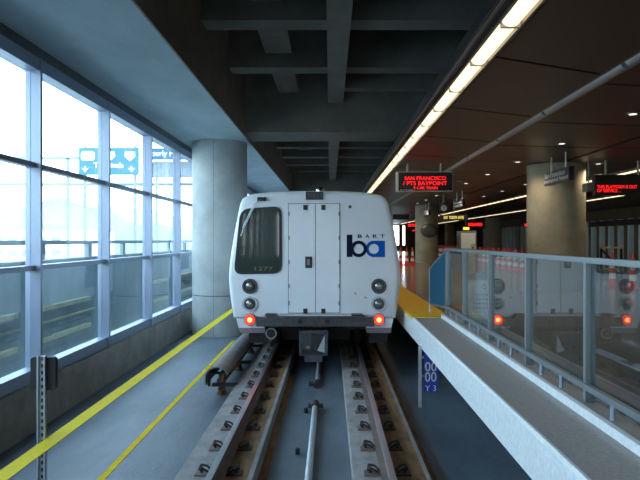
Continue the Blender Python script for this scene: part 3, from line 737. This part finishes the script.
# name signs that hang lengthwise
def name_sign(y0, y1, label, src=None):
    t = thing('station_sign', label, 'sign', (5.35, (y0+y1)/2, 3.49))
    obj('casing', MB().box(5.3, 5.42, y0, y1, 3.49, 3.80, bev=.008), 'signblack', t)
    text('San Francisco', y1-.05, y0+.25, 3.655, 3.78, 5.30, 'signwhite', t, face='x', depth=.004)
    text('International Airport', y1-.03, y0+.04, 3.51, 3.635, 5.30, 'signwhite', t, face='x', depth=.004)
    for yy in (y0+.35, y1-.35): obj('hanger', MB().cyl((5.36, yy, 3.8), (5.36, yy, 4.16), .02, n=8), 'signwhite', t)
    return t
name_sign(14.2, 15.85, 'black sign reading San Francisco International Airport hanging before the widest column')
name_sign(25.6, 27.4, 'pale lengthwise hanging sign left of the long light strip, beside the clock')
name_sign(34.4, 36.2, 'small hanging station name sign at the top of the oval-disc column')
# clock
t = thing('platform_clock', 'small double-faced clock hanging from the ceiling left of the lengthwise signs', 'clock', (4.85, 27.5, 3.3))
obj('case', MB().box(4.70, 5.01, 27.3, 27.5, 3.34, 3.70, bev=.02), 'signblack', t)
cf = obj('dial', MB().cyl((4.855, 27.3, 3.52), (4.855, 27.285, 3.52), .13, n=28), 'clock', t)
obj('hand', MB().box(4.848, 4.862, 27.275, 27.285, 3.46, 3.62), 'black', cf)
obj('hanger', MB().cyl((4.855, 27.4, 3.7), (4.855, 27.4, 4.16), .02, n=8), 'trim', t)
# oval disc on the column
t = thing('oval_disc', 'dark mottled oval disc mounted on the second platform column', 'wall disc', (5.75, 36.4, 2.7))
obj('disc', MB().lathe(0, 0, [(.50, 0), (.52, .03), (.46, .07), (.2, .1), (.01, .105)], 36), 'map', t, smooth=True)
d = t.children[0]
for v in d.data.vertices:
    a_, b_, c_ = v.co+rootpos(t)
    v.co = Vector((5.66+a_, 36.5-c_, 2.70+b_*.76))-rootpos(t)
# barricade
t = thing('folding_barricade', 'dark framed barricade with a tan top bar among the cones right of the widest column', 'barricade', (8.75, 19.6, .84))
KB = 19.6/640; a, b = (601.5-330)*KB, (621.5-330)*KB
for xx in (a, b): obj('post', MB().box(xx-.03, xx+.03, 19.6, 19.66, FL if xx > 8.6 else .84, 1.94), 'signblack', t)
obj('top_bar', MB().box(a-.04, b+.04, 19.59, 19.67, 1.90, 1.95), 'tan', t)
obj('brace', MB().bar((a, 19.63, 1.88), (b-.2, 19.63, 1.45), .03, .06), 'signblack', t)
obj('mid_bar', MB().box(a, b, 19.61, 19.65, 1.25, 1.3), 'tan', t)
for o_ in [t]:
    pass
# cones
def cone(x, y, label, group):
    z = .84
    t = thing('traffic_cone', label, 'traffic cone', (x, y, z), group)
    obj('base', MB().box(x-.14, x+.14, y-.14, y+.14, z, z+.035, bev=.01), 'cone_red', t)
    def rr_(h): return   .115-.09*(h/.92)
    obj('shell', MB().lathe(x, y, [(rr_(0), z+.035), (rr_(.92), z+.95)], 16), 'cone_red', t, smooth=True)
    obj('collar', MB().lathe(x, y, [(rr_(.5)+.004, z+.50), (rr_(.7)+.004, z+.70)], 16), 'cone_white', t, smooth=True)
    obj('collar', MB().lathe(x, y, [(rr_(.2)+.004, z+.20), (rr_(.36)+.004, z+.36)], 16), 'cone_white', t, smooth=True)
    return t
lab = 'red and white traffic cone in the long row along the far platform edge'
c0 = cone(8.0, 21.6, lab, 'cones along the far platform edge')
y = 21.95; i = 0
while y < 51:
    dup(c0, (8.0+.12*math.sin(i*2.1), y, .84)); y += .31; i += 1
lab2 = 'red and white cone in the short row between the train and oval-disc column'
c1 = dup(c0, (3.75, 34, .84), lab2); c1['group'] = 'cones across the platform near the train'
for x in (4.06, 4.37): dup(c1, (x, 33.9, .84))
c2 = dup(c0, (8.25, 18.7, .84), 'tall red and white cone seen inside the folding barricade frame'); del c2['group']
c2 = dup(c0, (8.33, 17.6, .84), 'red and white cone standing alone right of the folding barricade'); del c2['group']

# light strips
def light_strip(x0, z, label, y_from, y_to, seg=1.27, w=.41, flip=False):
    t = thing('light_strip', label, 'light', (x0+w/2, (y_from+y_to)/2, z))
    hs = MB().box(x0, x0+w, YB, YF, z+.02, z+.07)
    obj('housing', hs, 'trim', t)
    obj('side_trim', MB().box(x0, x0+.03, YB, YF, z-.03, z+.02).box(x0+.11, x0+.14, YB, YF, z-.02, z+.02).box(x0+.335, x0+.36, YB, YF, z-.03, z+.02), 'trim', t)
    obj('dark_channel', MB().box(x0+.03, x0+.11, YB, YF, z+.015, z+.02), 'signblack', t)
    y = y_from; n = 0
    while y+seg < y_to and n < 100:
        l = MB(); c = x0+.24; r = .085
        prof = [(c+r*math.cos(a), z+.02+.8*r*math.sin(a)) for a in [math.radians(d) for d in range(180, 361, 20)]]
        l.prism(prof, y+.02, y+seg-.02)
        obj('tube_lens', l, 'tube', t, smooth=True); y += seg; n += 1
        if n < 24: obj('lens_divider', MB().box(c-.087, c+.087, y-.02, y+.02, z-.051, z+.02), 'beige', t)
    return t
light_strip(1.40, 4.14, 'long run of warm fluorescent lights above the near platform edge', .74, 80, 1.27)
light_strip(8.45, 4.14, 'upper of the two distant warm light strips over the far platform edge', 2, 80, 2.54)
light_strip(12.6, 4.14, 'lower of the two distant warm light strips, over the opposite platform', 2, 80, 2.54)
# pipe in the ceiling groove
t = thing('ceiling_pipe', 'grey jointed pipe running lengthwise in a ceiling groove beside the light strip', 'pipe', (3.39, 30, 4.16))
for i in range(-1, 28):
    y0 = -1+2.75*i
    obj('pipe_length', MB().cyl((3.39, y0+.05, 4.19), (3.39, y0+2.70, 4.19), .08, n=16), 'pipe', t, smooth=True)
# downlights
def downlight(x, y, label):
    t = thing('downlight', label, 'downlight', (x, y, 4.15), 'downlights in the platform ceiling')
    obj('bezel', MB().lathe(x, y, [(.12, 4.145), (.12, 4.16)], 20), 'trim', t)
    obj('lens', MB().lathe(x, y, [(.06, 4.14), (.06, 4.146)], 20), 'downlight', t)
    sp = bpy.data.lights.new('downlight_beam', 'SPOT'); sp.energy = 150; sp.spot_size = math.radians(150); sp.spot_blend = .6
    sp.color = (1, .80, .55); sp.shadow_soft_size = .08
    so = bpy.data.objects.new('downlight_beam', sp); C.objects.link(so); so.parent = t; so.location = (0, 0, -.02)
    return t
order = ['nearest', 'second nearest', 'third nearest', 'fourth nearest', 'fifth nearest', 'sixth nearest', 'seventh nearest', 'eighth nearest', 'farthest']
def dl_label(i, side): return order[i]+' round downlight of the ceiling row '+side+' of the lengthwise groove'
d0 = downlight(4.78, 10.1, dl_label(0, 'left'))
for i in range(1, 9): dup(d0, (4.78, 10.1+3.1*i, 4.15), dl_label(i, 'left'))
for i in range(0, 5): dup(d0, (7.0, 16.7+3.1*i, 4.15), dl_label(i if i < 4 else 8, 'right'))
